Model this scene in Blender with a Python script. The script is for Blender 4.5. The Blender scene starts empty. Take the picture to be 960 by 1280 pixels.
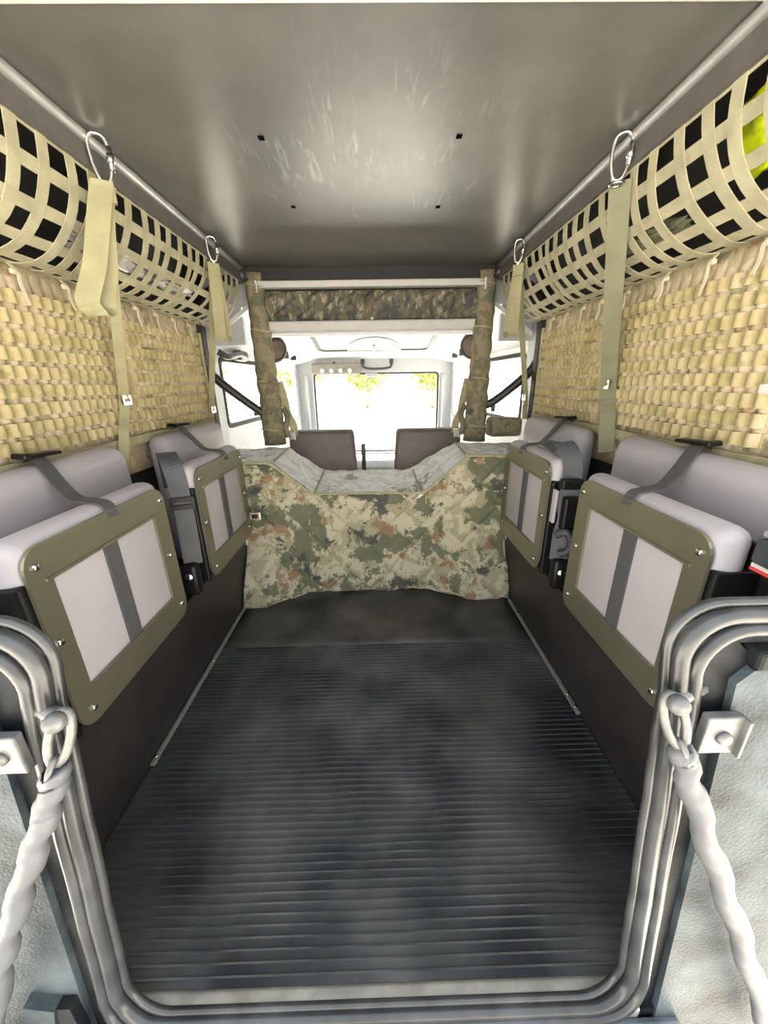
import bpy, bmesh, math, random
from mathutils import Vector, Matrix, noise
random.seed(7)
D = bpy.data
SC = bpy.context.scene
COL = SC.collection

# ------------------------------------------------------------------ camera
cam_d = D.cameras.new('camera'); cam = D.objects.new('camera', cam_d); COL.objects.link(cam)
R_ = Vector((0.99976, -0.01893, -0.01589)).normalized()
F_ = Vector((0.01256, 0.94283, -0.33303)).normalized()
U_ = R_.cross(F_).normalized(); R_ = F_.cross(U_).normalized()
m = Matrix(((R_.x, U_.x, -F_.x), (R_.y, U_.y, -F_.y), (R_.z, U_.z, -F_.z)))
cam.matrix_world = Matrix.Translation((0.0129, 0, 0.7898)) @ m.to_4x4()
cam_d.sensor_fit = 'VERTICAL'; cam_d.sensor_height = 36; cam_d.sensor_width = 27
cam_d.lens = 457.87 / 1280 * 36
cam_d.clip_start = 0.01; cam_d.clip_end = 300
SC.camera = cam

# ------------------------------------------------------------------ world, exposure
w = D.worlds.new('overcast_sky'); SC.world = w; w.use_nodes = True
nt = w.node_tree; bg = nt.nodes['Background']
tc = nt.nodes.new('ShaderNodeTexCoord'); sep = nt.nodes.new('ShaderNodeSeparateXYZ')
rp = nt.nodes.new('ShaderNodeValToRGB')
nt.links.new(tc.outputs['Generated'], sep.inputs[0]); nt.links.new(sep.outputs['Z'], rp.inputs['Fac'])
rp.color_ramp.elements[0].color = (1.0, 0.96, 0.89, 1); rp.color_ramp.elements[0].position = 0.0
rp.color_ramp.elements[1].color = (0.86, 0.93, 1.0, 1); rp.color_ramp.elements[1].position = 0.7
nt.links.new(rp.outputs['Color'], bg.inputs['Color']); bg.inputs['Strength'].default_value = 1.05
sun_d = D.lights.new('sun', 'SUN'); sun = D.objects.new('sun', sun_d); COL.objects.link(sun)
sun_d.energy = 26.0; sun_d.angle = math.radians(4); sun_d.color = (1, 0.93, 0.8)
sun.rotation_euler = Vector((-0.15, -0.80, -0.58)).to_track_quat('-Z', 'Y').to_euler()   # from ahead, above, a little right
SC.view_settings.view_transform = 'Standard'; SC.view_settings.look = 'None'
SC.view_settings.gamma = 1; SC.view_settings.use_curve_mapping = False
SC.view_settings.exposure = 1.62

# ------------------------------------------------------------------ materials
MATS = {}
def mat(name, col, rough=0.6, metal=0.0, var=0.0, vscale=30, bump=0.0, bscale=200, col2=None, spec=0.5, sheen=0):
    if name in MATS: return MATS[name]
    m = D.materials.new(name); m.use_nodes = True; t = m.node_tree; b = t.nodes['Principled BSDF']
    b.inputs['Roughness'].default_value = rough; b.inputs['Metallic'].default_value = metal
    b.inputs['Specular IOR Level'].default_value = spec
    if sheen: b.inputs['Sheen Weight'].default_value = sheen
    co = t.nodes.new('ShaderNodeTexCoord')
    n = t.nodes.new('ShaderNodeTexNoise'); n.inputs['Scale'].default_value = vscale; n.inputs['Detail'].default_value = 5
    t.links.new(co.outputs['Object'], n.inputs['Vector'])
    r = t.nodes.new('ShaderNodeValToRGB')
    c2 = col2 or tuple(min(1, c * (1 + var)) for c in col); c1 = col if col2 else tuple(c * (1 - var) for c in col)
    r.color_ramp.elements[0].color = (*c1, 1); r.color_ramp.elements[1].color = (*c2, 1)
    r.color_ramp.elements[0].position = 0.35; r.color_ramp.elements[1].position = 0.68
    t.links.new(n.outputs['Fac'], r.inputs['Fac']); t.links.new(r.outputs['Color'], b.inputs['Base Color'])
    if bump:
        n2 = t.nodes.new('ShaderNodeTexNoise'); n2.inputs['Scale'].default_value = bscale; n2.inputs['Detail'].default_value = 3
        t.links.new(co.outputs['Object'], n2.inputs['Vector'])
        bp = t.nodes.new('ShaderNodeBump'); bp.inputs['Strength'].default_value = bump; bp.inputs['Distance'].default_value = 0.003
        t.links.new(n2.outputs['Fac'], bp.inputs['Height']); t.links.new(bp.outputs['Normal'], b.inputs['Normal'])
    MATS[name] = m
    return m

def camo(name, base, layers, scale=9, pix=0.007, rough=0.85, soft=False, stretch=(1, 1, 1)):
    m = D.materials.new(name); m.use_nodes = True; t = m.node_tree; b = t.nodes['Principled BSDF']
    b.inputs['Roughness'].default_value = rough; b.inputs['Specular IOR Level'].default_value = 0.2
    co = t.nodes.new('ShaderNodeTexCoord')
    mp = t.nodes.new('ShaderNodeMapping'); mp.inputs['Scale'].default_value = stretch
    t.links.new(co.outputs['Object'], mp.inputs['Vector'])
    sn = t.nodes.new('ShaderNodeVectorMath'); sn.operation = 'SNAP'; sn.inputs[1].default_value = (pix, pix, pix)
    t.links.new(mp.outputs[0], sn.inputs[0])
    src = mp.outputs[0] if soft else sn.outputs[0]
    prev = None
    for i, (c, th, sc) in enumerate(layers):
        ad = t.nodes.new('ShaderNodeVectorMath'); ad.operation = 'ADD'; ad.inputs[1].default_value = (3.1 * i, 7.7 * i, 1.3 * i)
        t.links.new(src, ad.inputs[0])
        n = t.nodes.new('ShaderNodeTexNoise'); n.inputs['Scale'].default_value = scale * sc; n.inputs['Detail'].default_value = 5
        n.inputs['Roughness'].default_value = 0.62
        t.links.new(ad.outputs[0], n.inputs['Vector'])
        r = t.nodes.new('ShaderNodeValToRGB')
        r.color_ramp.elements[0].position = th; r.color_ramp.elements[1].position = th + (0.06 if soft else 0.02)
        r.color_ramp.elements[0].color = (0, 0, 0, 1); r.color_ramp.elements[1].color = (0.92, 0.92, 0.92, 1)
        t.links.new(n.outputs['Fac'], r.inputs['Fac'])
        mx = t.nodes.new('ShaderNodeMix'); mx.data_type = 'RGBA'
        t.links.new(r.outputs['Color'], mx.inputs['Factor'])
        if prev is None: mx.inputs['A'].default_value = (*base, 1)
        else: t.links.new(prev, mx.inputs['A'])
        mx.inputs['B'].default_value = (*c, 1)
        prev = mx.outputs['Result']
    t.links.new(prev, b.inputs['Base Color'])
    n2 = t.nodes.new('ShaderNodeTexNoise'); n2.inputs['Scale'].default_value = 350
    t.links.new(co.outputs['Object'], n2.inputs['Vector'])
    bp = t.nodes.new('ShaderNodeBump'); bp.inputs['Strength'].default_value = 0.25; bp.inputs['Distance'].default_value = 0.002
    t.links.new(n2.outputs['Fac'], bp.inputs['Height']); t.links.new(bp.outputs['Normal'], b.inputs['Normal'])
    MATS[name] = m
    return m

GREEN = (0.13, 0.145, 0.09); BROWN = (0.27, 0.175, 0.10); CHAR = (0.075, 0.08, 0.075)
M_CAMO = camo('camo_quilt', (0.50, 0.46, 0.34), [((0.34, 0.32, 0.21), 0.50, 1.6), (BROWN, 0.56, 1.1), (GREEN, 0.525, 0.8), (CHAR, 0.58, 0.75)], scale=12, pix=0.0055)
M_CAMOTOPLIT = camo('camo_quilt_top_lit', (0.78, 0.80, 0.80), [((0.62, 0.63, 0.60), 0.5, 1.6), ((0.40, 0.36, 0.28), 0.64, 1.1), ((0.30, 0.33, 0.26), 0.60, 0.8)], scale=12, rough=0.55)  # paler copy of the quilt camo, skylight sheen on upper faces put into the colour
M_CAMODK = camo('camo_sleeve', (0.25, 0.22, 0.15), [((0.16, 0.14, 0.09), 0.48, 1.5), (BROWN, 0.6, 1.2), (GREEN, 0.55, 1), (CHAR, 0.62, 1)], scale=14, soft=True)
M_CAMOWALL = camo('camo_wall', (0.44, 0.37, 0.25), [((0.58, 0.48, 0.35), 0.5, 1.6), (BROWN, 0.60, 1.1), ((0.24, 0.23, 0.13), 0.58, 0.9)], scale=14, soft=True)
M_CAMOROLL = camo('camo_roll_fold_shade', (0.15, 0.135, 0.10), [((0.34, 0.31, 0.24), 0.54, 1.5), (BROWN, 0.62, 1.2), (CHAR, 0.50, 1)], scale=12, soft=True, stretch=(2.4, 1, 1.2))  # camo whose stretched light and dark patches also stand in for fold shading
M_WEB = camo('tan_webbing', (0.45, 0.375, 0.205), [((0.33, 0.285, 0.135), 0.50, 1.4), ((0.52, 0.44, 0.29), 0.60, 1.2)], scale=12, soft=True)
M_NET = mat('net_webbing', (0.40, 0.37, 0.25), 0.8, var=0.15, vscale=25, bump=0.3, bscale=500)
M_STRAP = mat('olive_strap', (0.31, 0.29, 0.165), 0.75, var=0.1, vscale=20, bump=0.3, bscale=600)
M_STRAPG = mat('green_strap', (0.185, 0.185, 0.115), 0.75, var=0.1, vscale=20, bump=0.3, bscale=600)
M_BIND = mat('tan_binding', (0.40, 0.37, 0.22), 0.8, var=0.15, vscale=40, bump=0.3, bscale=400)
M_TIE = mat('cream_tie', (0.62, 0.55, 0.42), 0.85, var=0.1)
M_LILAC = mat('lilac_vinyl', (0.42, 0.395, 0.42), 0.55, var=0.05, vscale=8, bump=0.15, bscale=300)
M_LILACD = mat('lilac_vinyl_backrest', (0.40, 0.375, 0.405), 0.48, var=0.08, vscale=5, bump=0.15, bscale=300)
M_OLIVE = mat('olive_plate', (0.30, 0.285, 0.21), 0.36, metal=0.75, var=0.06, vscale=12)
M_DKPANEL = mat('dark_panel', (0.028, 0.025, 0.025), 0.42, var=0.25, vscale=10, bump=0.08, bscale=250)
M_BLACK = mat('black_plastic', (0.008, 0.008, 0.009), 0.4, var=0.1, spec=0.3)
M_HOLE = mat('plug_hole', (0.003, 0.003, 0.003), 0.9, spec=0.0)
M_RIBLIT = mat('lit_rib_top', (0.022, 0.024, 0.026), 0.34, col2=(0.12, 0.118, 0.11), vscale=7)  # rib tops coloured paler to stand in for bright reflections along the ribs
M_BLKWEB = mat('black_belt_webbing', (0.055, 0.06, 0.07), 0.5, var=0.15, vscale=40, bump=0.2, bscale=500)
M_GREYWEB = mat('charcoal_strap', (0.075, 0.075, 0.08), 0.6, var=0.1, vscale=40, bump=0.2, bscale=500)
M_VOID = mat('black_lining', (0.016, 0.015, 0.016), 0.7, var=0.2, vscale=6)
M_CHROME = mat('steel', (0.62, 0.62, 0.60), 0.22, metal=1.0, var=0.1)
M_GALV = mat('galvanised', (0.16, 0.16, 0.155), 0.4, metal=0.3, var=0.2, vscale=60)
M_ALU = mat('aluminium_rail', (0.52, 0.52, 0.52), 0.38, metal=0.6, var=0.08)
M_RAILDK = mat('rail_underside', (0.11, 0.10, 0.095), 0.5, var=0.1)
M_SILL = mat('sill_metal', (0.40, 0.385, 0.35), 0.4, metal=0.4, var=0.2, vscale=25, bump=0.1, bscale=80)
M_RUBBER = mat('ribbed_rubber', (0.014, 0.017, 0.021), 0.36, col2=(0.10, 0.10, 0.098), vscale=5.5, bump=0.12, bscale=160)
M_RUBFLAT = mat('smooth_rubber', (0.022, 0.022, 0.021), 0.45, col2=(0.095, 0.09, 0.082), vscale=6, bump=0.08, bscale=160)
M_SEAL = mat('rubber_seal', (0.022, 0.023, 0.024), 0.28, col2=(0.06, 0.062, 0.064), vscale=18)
M_BLUE = mat('pale_blue_paint', (0.014, 0.019, 0.022), 0.5, col2=(0.088, 0.110, 0.120), vscale=12, bump=0.4, bscale=260, spec=0.15)
M_BODYDK = mat('dark_body_paint', (0.007, 0.008, 0.009), 0.55, col2=(0.018, 0.020, 0.022), vscale=30, bump=0.2, bscale=220, spec=0.12)
M_SLEEVE = mat('chain_sleeve', (0.105, 0.109, 0.118), 0.5, var=0.12, vscale=20, bump=0.25, bscale=60)
M_CABW = mat('cab_white_lining', (0.74, 0.75, 0.77), 0.5, var=0.04)
M_CABG = mat('cab_grey_paint', (0.45, 0.46, 0.48), 0.5, var=0.05)
M_HEAD = mat('header_grey', (0.50, 0.49, 0.48), 0.45, var=0.05)
M_FRONTSEAT = mat('brown_seat_vinyl', (0.10, 0.082, 0.075), 0.5, var=0.1, bump=0.1)
M_TUBE = mat('dark_tube', (0.035, 0.033, 0.032), 0.4, var=0.1)
M_BROWNM = mat('speaker_mesh', (0.12, 0.085, 0.065), 0.7, var=0.3, vscale=200, bump=0.5, bscale=600)
M_SWITCH = mat('switch_panel', (0.22, 0.20, 0.18), 0.5, var=0.1)
M_PLAST = mat('white_plastic', (0.68, 0.66, 0.60), 0.4, var=0.05)
M_HIVIS = mat('hi_vis_yellow', (0.72, 0.85, 0.0), 0.6, var=0.05)
M_BAG = mat('crumpled_clear_bag', (0.55, 0.53, 0.50), 0.18, var=0.3, vscale=20, bump=0.8, bscale=40)
M_RED = mat('red_label', (0.62, 0.05, 0.05), 0.5)
M_GROUND = mat('pale_gravel', (0.58, 0.55, 0.50), 0.9, var=0.15, vscale=2)
M_LEAF = mat('leaf', (0.22, 0.30, 0.06), 0.6, col2=(0.42, 0.42, 0.10), vscale=1.2)
M_BARK = mat('bark', (0.30, 0.25, 0.18), 0.9, var=0.3)
M_HATCH = mat('hatch_lining', (0.45, 0.46, 0.49), 0.4, var=0.05)

# ceiling: dark satin paint with dust and scuffed rings
ZC = 1.225         # ceiling height
def ceiling_mat():
    m = D.materials.new('ceiling_black_satin'); m.use_nodes = True; t = m.node_tree; b = t.nodes['Principled BSDF']
    co = t.nodes.new('ShaderNodeTexCoord')
    n = t.nodes.new('ShaderNodeTexNoise'); n.inputs['Scale'].default_value = 3.5; n.inputs['Detail'].default_value = 8
    n.inputs['Roughness'].default_value = 0.6
    t.links.new(co.outputs['Object'], n.inputs['Vector'])
    r = t.nodes.new('ShaderNodeValToRGB'); r.color_ramp.elements[0].color = (0.085, 0.083, 0.078, 1); r.color_ramp.elements[1].color = (0.15, 0.144, 0.13, 1)
    r.color_ramp.elements[0].position = 0.35; r.color_ramp.elements[1].position = 0.7
    t.links.new(n.outputs['Fac'], r.inputs['Fac'])
    # dry scuffs: short stretched strokes in two directions inside wiped patches
    acc = None
    for rot, st, off_ in ((0.6, (55, 9, 1), 0.0), (-0.75, (60, 8, 1), 5.0)):
        mp = t.nodes.new('ShaderNodeMapping'); mp.inputs['Rotation'].default_value = (0, 0, rot); mp.inputs['Scale'].default_value = st; mp.inputs['Location'].default_value = (off_, off_, 0)
        t.links.new(co.outputs['Object'], mp.inputs['Vector'])
        sn = t.nodes.new('ShaderNodeTexNoise'); sn.inputs['Scale'].default_value = 1.0; sn.inputs['Detail'].default_value = 4; sn.inputs['Distortion'].default_value = 1.2
        t.links.new(mp.outputs[0], sn.inputs['Vector'])
        wr = t.nodes.new('ShaderNodeValToRGB'); wr.color_ramp.elements[0].position = 0.56; wr.color_ramp.elements[1].position = 0.70
        t.links.new(sn.outputs['Fac'], wr.inputs['Fac'])
        mk = t.nodes.new('ShaderNodeTexNoise'); mk.inputs['Scale'].default_value = 7; mk.inputs['Detail'].default_value = 2
        ad = t.nodes.new('ShaderNodeVectorMath'); ad.operation = 'ADD'; ad.inputs[1].default_value = (4.3 + off_, 1.7, 0)
        t.links.new(co.outputs['Object'], ad.inputs[0]); t.links.new(ad.outputs[0], mk.inputs['Vector'])
        mr = t.nodes.new('ShaderNodeValToRGB'); mr.color_ramp.elements[0].position = 0.48; mr.color_ramp.elements[1].position = 0.64
        t.links.new(mk.outputs['Fac'], mr.inputs['Fac'])
        mu = t.nodes.new('ShaderNodeMath'); mu.operation = 'MULTIPLY'
        t.links.new(wr.outputs['Color'], mu.inputs[0]); t.links.new(mr.outputs['Color'], mu.inputs[1])
        if acc is None: acc = mu.outputs[0]
        else:
            mm = t.nodes.new('ShaderNodeMath'); mm.operation = 'MAXIMUM'; t.links.new(acc, mm.inputs[0]); t.links.new(mu.outputs[0], mm.inputs[1]); acc = mm.outputs[0]
    # the wiped area lies round the four plugs in the middle of the roof
    sub = t.nodes.new('ShaderNodeVectorMath'); sub.operation = 'DISTANCE'; sub.inputs[1].default_value = (0, 1.02, ZC)
    t.links.new(co.outputs['Object'], sub.inputs[0])
    rg = t.nodes.new('ShaderNodeMapRange'); rg.inputs['From Min'].default_value = 0.42; rg.inputs['From Max'].default_value = 0.12
    t.links.new(sub.outputs['Value'], rg.inputs['Value'])
    m3 = t.nodes.new('ShaderNodeMath'); m3.operation = 'MULTIPLY'; t.links.new(acc, m3.inputs[0]); t.links.new(rg.outputs[0], m3.inputs[1])
    mu2 = t.nodes.new('ShaderNodeMath'); mu2.operation = 'MULTIPLY'; mu2.inputs[1].default_value = 0.8
    t.links.new(m3.outputs[0], mu2.inputs[0])
    mx = t.nodes.new('ShaderNodeMix'); mx.data_type = 'RGBA'; mx.inputs['B'].default_value = (0.34, 0.33, 0.30, 1)
    t.links.new(mu2.outputs[0], mx.inputs['Factor']); t.links.new(r.outputs['Color'], mx.inputs['A'])
    t.links.new(mx.outputs['Result'], b.inputs['Base Color'])
    b.inputs['Roughness'].default_value = 0.34; b.inputs['Specular IOR Level'].default_value = 0.8
    bp = t.nodes.new('ShaderNodeBump'); bp.inputs['Strength'].default_value = 0.12; bp.inputs['Distance'].default_value = 0.01
    t.links.new(n.outputs['Fac'], bp.inputs['Height']); t.links.new(bp.outputs['Normal'], b.inputs['Normal'])
    return m
M_CEIL = ceiling_mat()

def glass_mat():
    m = D.materials.new('window_glass'); m.use_nodes = True; t = m.node_tree
    t.nodes.remove(t.nodes['Principled BSDF']); o = t.nodes['Material Output']
    tr = t.nodes.new('ShaderNodeBsdfTransparent'); tr.inputs['Color'].default_value = (0.95, 0.97, 0.96, 1)
    gl = t.nodes.new('ShaderNodeBsdfGlossy'); gl.inputs['Roughness'].default_value = 0.03
    lw = t.nodes.new('ShaderNodeLayerWeight'); lw.inputs['Blend'].default_value = 0.5
    pwr = t.nodes.new('ShaderNodeMath'); pwr.operation = 'POWER'; pwr.inputs[1].default_value = 5.0
    t.links.new(lw.outputs['Facing'], pwr.inputs[0])
    fr = t.nodes.new('ShaderNodeMath'); fr.operation = 'MULTIPLY_ADD'; fr.inputs[1].default_value = 0.4; fr.inputs[2].default_value = 0.03
    t.links.new(pwr.outputs[0], fr.inputs[0])
    mx = t.nodes.new('ShaderNodeMixShader')
    t.links.new(fr.outputs[0], mx.inputs[0]); t.links.new(tr.outputs[0], mx.inputs[1]); t.links.new(gl.outputs[0], mx.inputs[2])
    t.links.new(mx.outputs[0], o.inputs['Surface'])
    return m
M_GLASS = glass_mat()

# ------------------------------------------------------------------ mesh helpers
def bm_new(): return bmesh.new()
def finish(name, bm, mt, parent=None, smooth=False, kind=None, recalc=True):
    if recalc: bmesh.ops.recalc_face_normals(bm, faces=bm.faces)
    me = D.meshes.new(name)
    if parent is not None:
        off = root_loc(parent)
        for v in bm.verts: v.co -= off
    bm.to_mesh(me); bm.free()
    me.materials.append(mt)
    if smooth:
        for p in me.polygons: p.use_smooth = True
        if smooth == 'auto':
            try: me.set_sharp_from_angle(angle=math.radians(38))
            except Exception: pass
    o = D.objects.new(name, me); COL.objects.link(o)
    if parent is not None: o.parent = parent
    if kind: o['kind'] = kind
    return o
def root_loc(o):
    v = Vector((0, 0, 0))
    while o is not None:
        v = v + o.location; o = o.parent
    return v
def thing(name, label, cat, loc, group=None):
    o = D.objects.new(name, None); COL.objects.link(o); o.location = loc; o.empty_display_size = 0.05
    o['label'] = label; o['category'] = cat
    if group: o['group'] = group
    return o
def tag(o, label, cat, group=None):
    o['label'] = label; o['category'] = cat
    if group: o['group'] = group
    return o
def struct(name, bm, mt, label, cat, smooth=False):
    o = finish(name, bm, mt, None, smooth); o['kind'] = 'structure'; o['label'] = label; o['category'] = cat
    return o

def box(bm, x0, x1, y0, y1, z0, z1, bev=0, seg=2, rot=None):
    x0, x1 = min(x0, x1), max(x0, x1); y0, y1 = min(y0, y1), max(y0, y1); z0, z1 = min(z0, z1), max(z0, z1)
    g = bmesh.ops.create_cube(bm, size=1)['verts']
    c = Vector(((x0 + x1) / 2, (y0 + y1) / 2, (z0 + z1) / 2))
    for v in g: v.co = Vector((v.co.x * (x1 - x0), v.co.y * (y1 - y0), v.co.z * (z1 - z0)))
    if bev:
        es = list({e for v in g for e in v.link_edges})
        r = bmesh.ops.bevel(bm, geom=es, offset=bev, segments=seg, affect='EDGES', profile=0.5)
        g = [v for v in r['verts']]
        g = list({v for f in r['faces'] for v in f.verts} | set(x for x in g if x.is_valid))
    for v in g:
        if rot: v.co = rot @ v.co
        v.co += c
    return g
def tube(bm, pts, r, n=10, closed=False, caps=True):
    pts = [Vector(p) for p in pts]; N = len(pts)
    rad = r if isinstance(r, (list, tuple)) else [r] * N
    up = None; rings = []
    for i, p in enumerate(pts):
        if closed: t = pts[(i + 1) % N] - pts[i - 1]
        else: t = pts[min(i + 1, N - 1)] - pts[max(i - 1, 0)]
        t.normalize()
        if up is None:
            up = Vector((0, 0, 1)) if abs(t.z) < 0.9 else Vector((0, 1, 0))
        up = (up - t * up.dot(t)); up.normalize(); b = t.cross(up)
        rings.append([bm.verts.new(p + (up * math.cos(2 * math.pi * k / n) + b * math.sin(2 * math.pi * k / n)) * rad[i]) for k in range(n)])
    for i in range(N if closed else N - 1):
        a, b2 = rings[i], rings[(i + 1) % N]
        for k in range(n): bm.faces.new((a[k], a[(k + 1) % n], b2[(k + 1) % n], b2[k]))
    if caps and not closed:
        bm.faces.new(rings[0]); bm.faces.new(rings[-1])
def ribbon(bm, pts, wd, width, th=0.0016):
    """flat strap: path pts, width direction wd (vector or list), rectangular section"""
    pts = [Vector(p) for p in pts]; N = len(pts); rings = []
    for i, p in enumerate(pts):
        t = (pts[min(i + 1, N - 1)] - pts[max(i - 1, 0)]).normalized()
        wv = Vector(wd[i] if isinstance(wd, list) else wd)
        wv = (wv - t * wv.dot(t)).normalized(); nn = t.cross(wv)
        a = wv * width / 2; b = nn * th / 2
        rings.append([bm.verts.new(p + s) for s in (a + b, -a + b, -a - b, a - b)])
    for i in range(N - 1):
        for k in range(4): bm.faces.new((rings[i][k], rings[i][(k + 1) % 4], rings[i + 1][(k + 1) % 4], rings[i + 1][k]))
    bm.faces.new(rings[0]); bm.faces.new(rings[-1])
def spline(ctrl, n=8):
    c = [Vector(p) for p in ctrl]; c = [c[0] * 2 - c[1]] + c + [c[-1] * 2 - c[-2]]; out = []
    for i in range(1, len(c) - 2):
        p0, p1, p2, p3 = c[i - 1:i + 3]
        for k in range(n):
            t = k / n
            out.append(0.5 * ((2 * p1) + (p2 - p0) * t + (2 * p0 - 5 * p1 + 4 * p2 - p3) * t * t + (3 * p1 - p0 - 3 * p2 + p3) * t ** 3))
    out.append(c[-2]); return out
def grid(bm, nu, nv, fn):
    V = [[bm.verts.new(fn(i / nu, j / nv)) for j in range(nv + 1)] for i in range(nu + 1)]
    for i in range(nu):
        for j in range(nv): bm.faces.new((V[i][j], V[i + 1][j], V[i + 1][j + 1], V[i][j + 1]))
    return V
def slab(bm, nu, nv, fn, off):
    """closed sheet: front fn(u,v), back = front + off"""
    off = Vector(off)
    A = grid(bm, nu, nv, fn); B = [[bm.verts.new(v.co + off) for v in row] for row in A]
    for i in range(nu):
        for j in range(nv): bm.faces.new((B[i][j + 1], B[i + 1][j + 1], B[i + 1][j], B[i][j]))
    for i in range(nu):
        bm.faces.new((A[i][0], B[i][0], B[i + 1][0], A[i + 1][0])); bm.faces.new((A[i][nv], A[i + 1][nv], B[i + 1][nv], B[i][nv]))
    for j in range(nv):
        bm.faces.new((A[0][j], A[0][j + 1], B[0][j + 1], B[0][j])); bm.faces.new((A[nu][j], B[nu][j], B[nu][j + 1], A[nu][j + 1]))
def rrect(a0, a1, b0, b1, r, n=6, corners=(1, 1, 1, 1)):
    """rounded rectangle outline, corners order: (a1,b1),(a0,b1),(a0,b0),(a1,b0)"""
    out = []
    for k, (ca, cb, s) in enumerate(((a1, b1, 0), (a0, b1, 1), (a0, b0, 2), (a1, b0, 3))):
        if not corners[k] or r == 0: out.append((ca, cb)); continue
        x = ca - r if ca == a1 else ca + r; y = cb - r if cb == b1 else cb + r
        for i in range(n + 1):
            t = math.pi / 2 * (s + i / n); out.append((x + r * math.cos(t), y + r * math.sin(t)))
    return out
def plate(bm, outer, holes, th, mp):
    """flat plate with holes: 2D loops -> mp(a,b,d) with d in 0..th"""
    loops = [outer] + holes; es = []; fv = []
    for L in loops:
        vs = [bm.verts.new((a, b, 0)) for a, b in L]; fv.append(vs)
        for i in range(len(vs)): es.append(bm.edges.new((vs[i], vs[(i + 1) % len(vs)])))
    r = bmesh.ops.triangle_fill(bm, use_beauty=True, edges=es, normal=(0, 0, 1))
    fs = [f for f in r['geom'] if isinstance(f, bmesh.types.BMFace)]
    bk = {}
    for vs in fv:
        for v in vs: bk[v] = bm.verts.new((v.co.x, v.co.y, th))
    for f in fs: bm.faces.new([bk[v] for v in reversed(f.verts)])
    for vs in fv:
        for i in range(len(vs)):
            a, b = vs[i], vs[(i + 1) % len(vs)]; bm.faces.new((a, b, bk[b], bk[a]))
    for vs in fv:
        for v in vs:
            q = bk[v]; q.co = Vector(mp(q.co.x, q.co.y, th)); v.co = Vector(mp(v.co.x, v.co.y, 0))
def part(name, fn, mt, parent, smooth=False, kind=None):
    bm = bm_new(); fn(bm); return finish(name, bm, mt, parent, smooth, kind)
def disc(bm, c, r, axis, h, n=14, dome=True):
    c = Vector(c); ax = Vector(axis).normalized(); u = ax.orthogonal().normalized(); v = ax.cross(u)
    prof = [(r, 0), (r, h * .5), (r * .7, h)] if dome else [(r, 0), (r, h)]
    rings = [[bm.verts.new(c + ax * hh + (u * math.cos(2 * math.pi * k / n) + v * math.sin(2 * math.pi * k / n)) * rr) for k in range(n)] for rr, hh in prof]
    for a, b in zip(rings, rings[1:]):
        for k in range(n): bm.faces.new((a[k], a[(k + 1) % n], b[(k + 1) % n], b[k]))
    bm.faces.new(rings[0]); bm.faces.new(rings[-1])
def copy_mesh(o, parent, loc):
    c = o.copy(); COL.objects.link(c); c.parent = parent; c.location = loc; return c

SIDE = {-1: 'left', 1: 'right'}
WX = 0.67          # inner face of the padded side walls
ZC = 1.225         # ceiling height

# ------------------------------------------------------------------ setting: floor, ceiling, side boxes, body shell
bm = bm_new(); box(bm, -0.70, 0.70, 0.235, 1.78, -0.05, -0.008)
struct('floor', bm, M_BODYDK, 'dark metal load floor under the rubber mats', 'floor')
bm = bm_new(); box(bm, -0.545, 0.545, 0.62, 1.72, ZC, ZC + 0.02)
ceil = struct('ceiling', bm, M_CEIL, 'dark satin roof panel with scuff marks over the load area', 'ceiling')
for (x, y) in ((-0.193, 0.882), (0.178, 0.882), (-0.194, 1.166), (0.184, 1.176)):
    part('plug', lambda b: disc(b, (x, y, ZC + 0.001), 0.0075, (0, 0, -1), 0.003, 4, False), M_HOLE, ceil)
bm = bm_new(); box(bm, -0.66, 0.66, 0.25, 0.605, ZC + 0.006, ZC + 0.03)
struct('ceiling_rear', bm, M_BODYDK, 'dark roof edge above the rear door opening', 'ceiling')
bm = bm_new(); box(bm, -0.56, 0.56, 0.604, 0.622, ZC - 0.004, ZC + 0.012, 0.003)
struct('trim_1', bm, M_PLAST, 'thin white trim strip along the rear edge of the ceiling', 'trim')
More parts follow.
